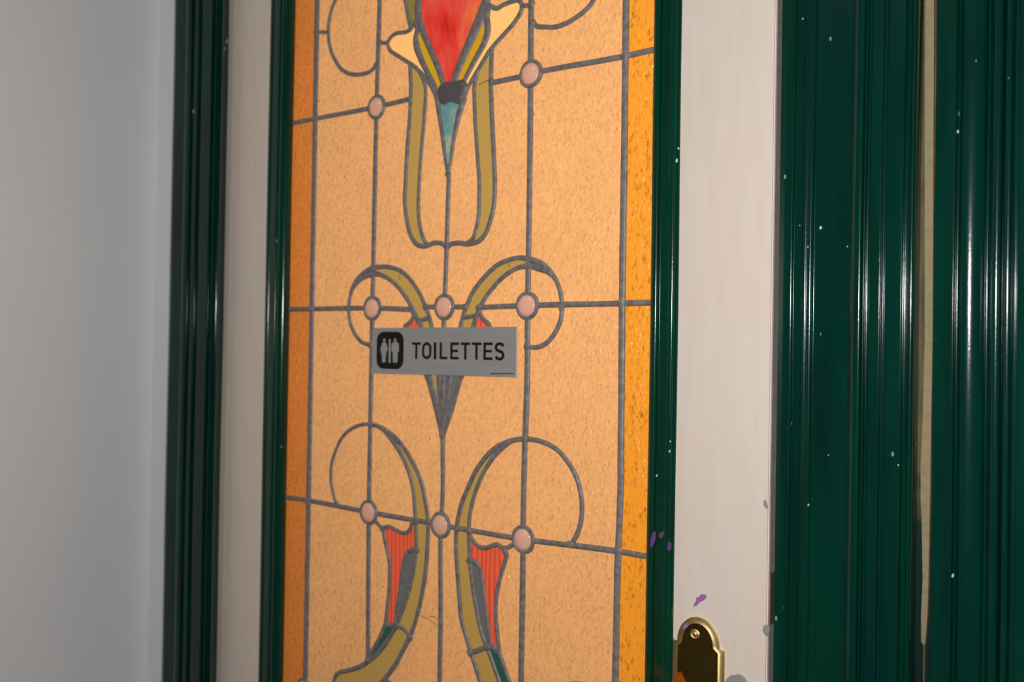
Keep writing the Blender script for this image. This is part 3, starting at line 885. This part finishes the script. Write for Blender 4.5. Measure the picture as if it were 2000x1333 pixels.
for (px, py, r, y, m) in [(1603,445,5,.0072,'chip'),(1562,441,2,.009,'chip'),(1578,483,3,.0045,'chip'),(1585,108,3,.0072,'chip'),(1568,37,3,.007,'chip'),(1536,1101,4,.011,'chip'),
                          (1574,1148,5,.0070,'chip'),(1579,987,3,.0045,'chip'),(1655,482,2,.0066,'chip'),(1618,890,2,.007,'chip'),(1755,909,3,-.0026,'chip'),(1861,1125,5,-.0066,'chip'),(1871,257,4,-.0036,'chip'),(1970,153,2,-.008,'chip')]:
    pts = [(px+r*.7*math.cos(a)*random.uniform(.4,.9), py+r*1.0*math.sin(a)*random.uniform(.5,1.1)) for a in [k*math.tau/6 for k in range(6)]]
    par = bpy.data.objects['trim_4' if px > 1820 else 'trim_2']
    blob('paint_chip', pts, y-.0002, M[m], .0004, par, n=2)
for (px, py, r) in [(1308,882,3),(1309,863,2),(1283,930,3),(1322,314,4),(1325,290,3)]:
    pts = [(px+r*.7*math.cos(a)*random.uniform(.5,1), py+r*1.3*math.sin(a)*random.uniform(.6,1.1)) for a in [k*math.tau/6 for k in range(6)]]
    blob('paint_chip', pts, -.0056, M['chip'], .0004, door, n=2)
for (px, py, r, y) in [(437,96,5,-.0115),(442,80,5,-.0055),(435,104,4,-.0130),(379,218,3,-.0185)]:
    pts = [(px+r*.7*math.cos(a)*random.uniform(.5,1), py+r*1.2*math.sin(a)*random.uniform(.6,1.1)) for a in [k*math.tau/6 for k in range(6)]]
    blob('paint_chip', pts, y, M['grime'], .0012, bpy.data.objects['trim_1'], n=2)

# ------------------------------------------------------------------ the toilets sign, stuck on the leaded glass
YS = YG-.0040
S = lambda x, y: U(x, y, YS)
TL, TR, BR, BL = S(728.5,641), S(1009,638.5), S(1008.5,737.5), S(728.5,730)
sx0, sx1 = (TL.x+BL.x)/2, (TR.x+BR.x)/2
sign = bpy.data.objects.new('toilet_sign', None)
sign.location = (sx0, YS, BL.z)
put(sign, label='silver TOILETTES sign with black pictogram stuck on the stained glass', cat='sign')
def to_sign(verts): return [(v[0]-sx0, v[1]-YS, v[2]-BL.z) for v in verts]
tilt = lambda x: 0.0
vs = []
for y in (0, .0016):
    for p in (BL, BR, TR, TL): vs.append((p.x, YS+y, p.z))
bm = bmesh.new(); vv = [bm.verts.new(v) for v in to_sign(vs)]
for f in ((0,1,2,3),(7,6,5,4),(0,4,5,1),(1,5,6,2),(2,6,7,3),(3,7,4,0)): bm.faces.new([vv[i] for i in f])
bmesh.ops.bevel(bm, geom=list(bm.edges), offset=.0003, segments=1, affect='EDGES')
bmesh.ops.recalc_face_normals(bm, faces=bm.faces)
me = bpy.data.meshes.new('plate'); bm.to_mesh(me); bm.free(); me.materials.append(M['alu'])
put(bpy.data.objects.new('plate', me), sign)

def flat(polys, y, th=.00012):
    """thin flat print built of 2D polygons in sign coordinates (metres)"""
    vs, fs = [], []
    for p in polys:
        b = len(vs); n = len(p)
        vs += [(x, y, z) for x, z in p]+[(x, y+th, z) for x, z in p]
        fs.append(tuple(b+i for i in range(n)))
        fs += [(b+i, b+(i+1)%n, b+n+(i+1)%n, b+n+i) for i in range(n)]
    return vs, fs
def Sx(px, py): v = S(px, py); return (v.x-sx0, v.z-BL.z)
def rrect(x0, x1, z0, z1, r, n=6):
    out = []
    for cx, cz, a0 in ((x1-r,z1-r,0),(x0+r,z1-r,90),(x0+r,z0+r,180),(x1-r,z0+r,270)):
        for k in range(n+1):
            a = math.radians(a0+90*k/n); out.append((cx+r*math.cos(a), cz+r*math.sin(a)))
    return out
ax0, az1 = Sx(736.5, 648.5); ax1, az0 = Sx(787.5, 722.0)
vs, fs = flat([rrect(ax0, ax1, az0, az1, (ax1-ax0)*.24)], -.0002)
pic = mesh_obj('pictogram', vs, fs, M['black'], sign, label='black rounded square with two figures')
# figures: man right, woman left, divider between, in plate grey
def px_poly(pts): return [Sx(*p) for p in pts]
def C(X, Y): return (720+X/6.452, 620+Y/6.452)
polys = []
def circ(X, Y, r): return px_poly([C(X+r*math.cos(a), Y+r*1.25*math.sin(a)) for a in [k*math.tau/14 for k in range(14)]])
wom = [C(*p) for p in [(188,312),(212,312),(226,330),(244,400),(240,425),(228,430),(224,480),(218,480),(216,565),(205,573),(196,565),(192,573),(178,572),(172,560),(170,480),(160,470),(160,432),(150,420),(152,400),(172,330)]]
man = [C(*p) for p in [(318,312),(352,312),(374,322),(384,350),(384,430),(376,445),(368,430),(366,565),(355,575),(343,575),(338,560),(334,575),(318,575),(308,565),(306,430),(298,445),(290,430),(290,350),(300,322)]]
polys = [circ(200,288,17), px_poly(wom), circ(337,288,17), px_poly(man), px_poly([C(258,275),C(280,275),C(280,575),C(252,575)])]
vs, fs = flat(polys, -.00036)
mesh_obj('figures', vs, fs, M['alu'], pic, label='grey woman and man figures with a dividing bar')
# lettering
st = .0030
def stroke(pts, w=st, closed=False):
    pts = [Vector(p) for p in pts]; n = len(pts); Lft, Rgt = [], []
    for i in range(n):
        if closed: a, b = pts[i-1], pts[(i+1) % n]
        else: a, b = pts[max(i-1,0)], pts[min(i+1,n-1)]
        d = (b-a).normalized(); nn = Vector((-d.y, d.x))*w/2
        Lft.append(pts[i]+nn); Rgt.append(pts[i]-nn)
    qs = []
    for i in range(n if closed else n-1):
        j = (i+1) % n
        qs.append([tuple(Rgt[i]), tuple(Rgt[j]), tuple(Lft[j]), tuple(Lft[i])])
    return qs
def box(px0, px1, ytop, ybot):
    a = Sx(*C(px0, ytop)); b = Sx(*C(px1, ybot)); return a[0], b[0], b[1], a[1]
letters = []
def bar(x0, x1, z0, z1): return [[(x0,z0),(x1,z0),(x1,z1),(x0,z1)]]
def tT(x0,x1,z0,z1):
    m = (x0+x1)/2; return bar(x0,x1,z1-st*.9,z1)+bar(m-st/2,m+st/2,z0,z1-st*.9)
def tI(x0,x1,z0,z1): return bar(x0,x1,z0,z1)
def tL(x0,x1,z0,z1): return bar(x0,x0+st,z0,z1)+bar(x0+st,x1,z0,z0+st*.9)
def tE(x0,x1,z0,z1):
    m = (z0+z1)/2; return bar(x0,x0+st,z0,z1)+bar(x0+st,x1,z0,z0+st*.9)+bar(x0+st,x1,z1-st*.9,z1)+bar(x0+st,x1-(x1-x0)*.08,m-st*.42,m+st*.42)
def tO(x0,x1,z0,z1):
    h = st/2; r = (x1-x0)/2-h; pts = rrect(x0+h, x1-h, z0+h, z1-h, r*.98, 8); return stroke(pts, st, True)
def tS(x0,x1,z0,z1):
    h = st/2; w = x1-x0; hh = z1-z0
    k = [(.97,.83),(.80,.955),(.50,1.0),(.18,.94),(.03,.76),(.14,.60),(.50,.51),(.86,.41),(.97,.24),(.82,.06),(.50,0),(.20,.045),(.02,.17)]
    pts = catmull([(x0+h+a*(w-st), z0+h+b*(hh-st)) for a, b in k], 4); return stroke(pts)
spec = [(tT,548,655,316,529),(tO,676,790,314,531),(tI,824,852,316,531),(tL,898,992,317,531),(tE,1032,1134,317,533),(tT,1164,1276,317,536),(tT,1302,1418,317,538),(tE,1450,1560,317,541),(tS,1588,1714,314,549)]
for fn, a, b, t_, u in spec:
    letters += fn(*box(a, b, t_, u))
vs, fs = flat(letters, -.0002)
mesh_obj('lettering', vs, fs, M['black'], sign, label='black capital letters reading TOILETTES')
polys = []
X = 1540
while X < 1815:
    w = random.uniform(6, 14); polys.append(px_poly([C(X,718),C(X+w,719),C(X+w,706),C(X,705)])); X += w+4
vs, fs = flat(polys, -.0002)
mesh_obj('small_print', vs, fs, M['black'], sign, label='tiny line of print in the lower right corner')
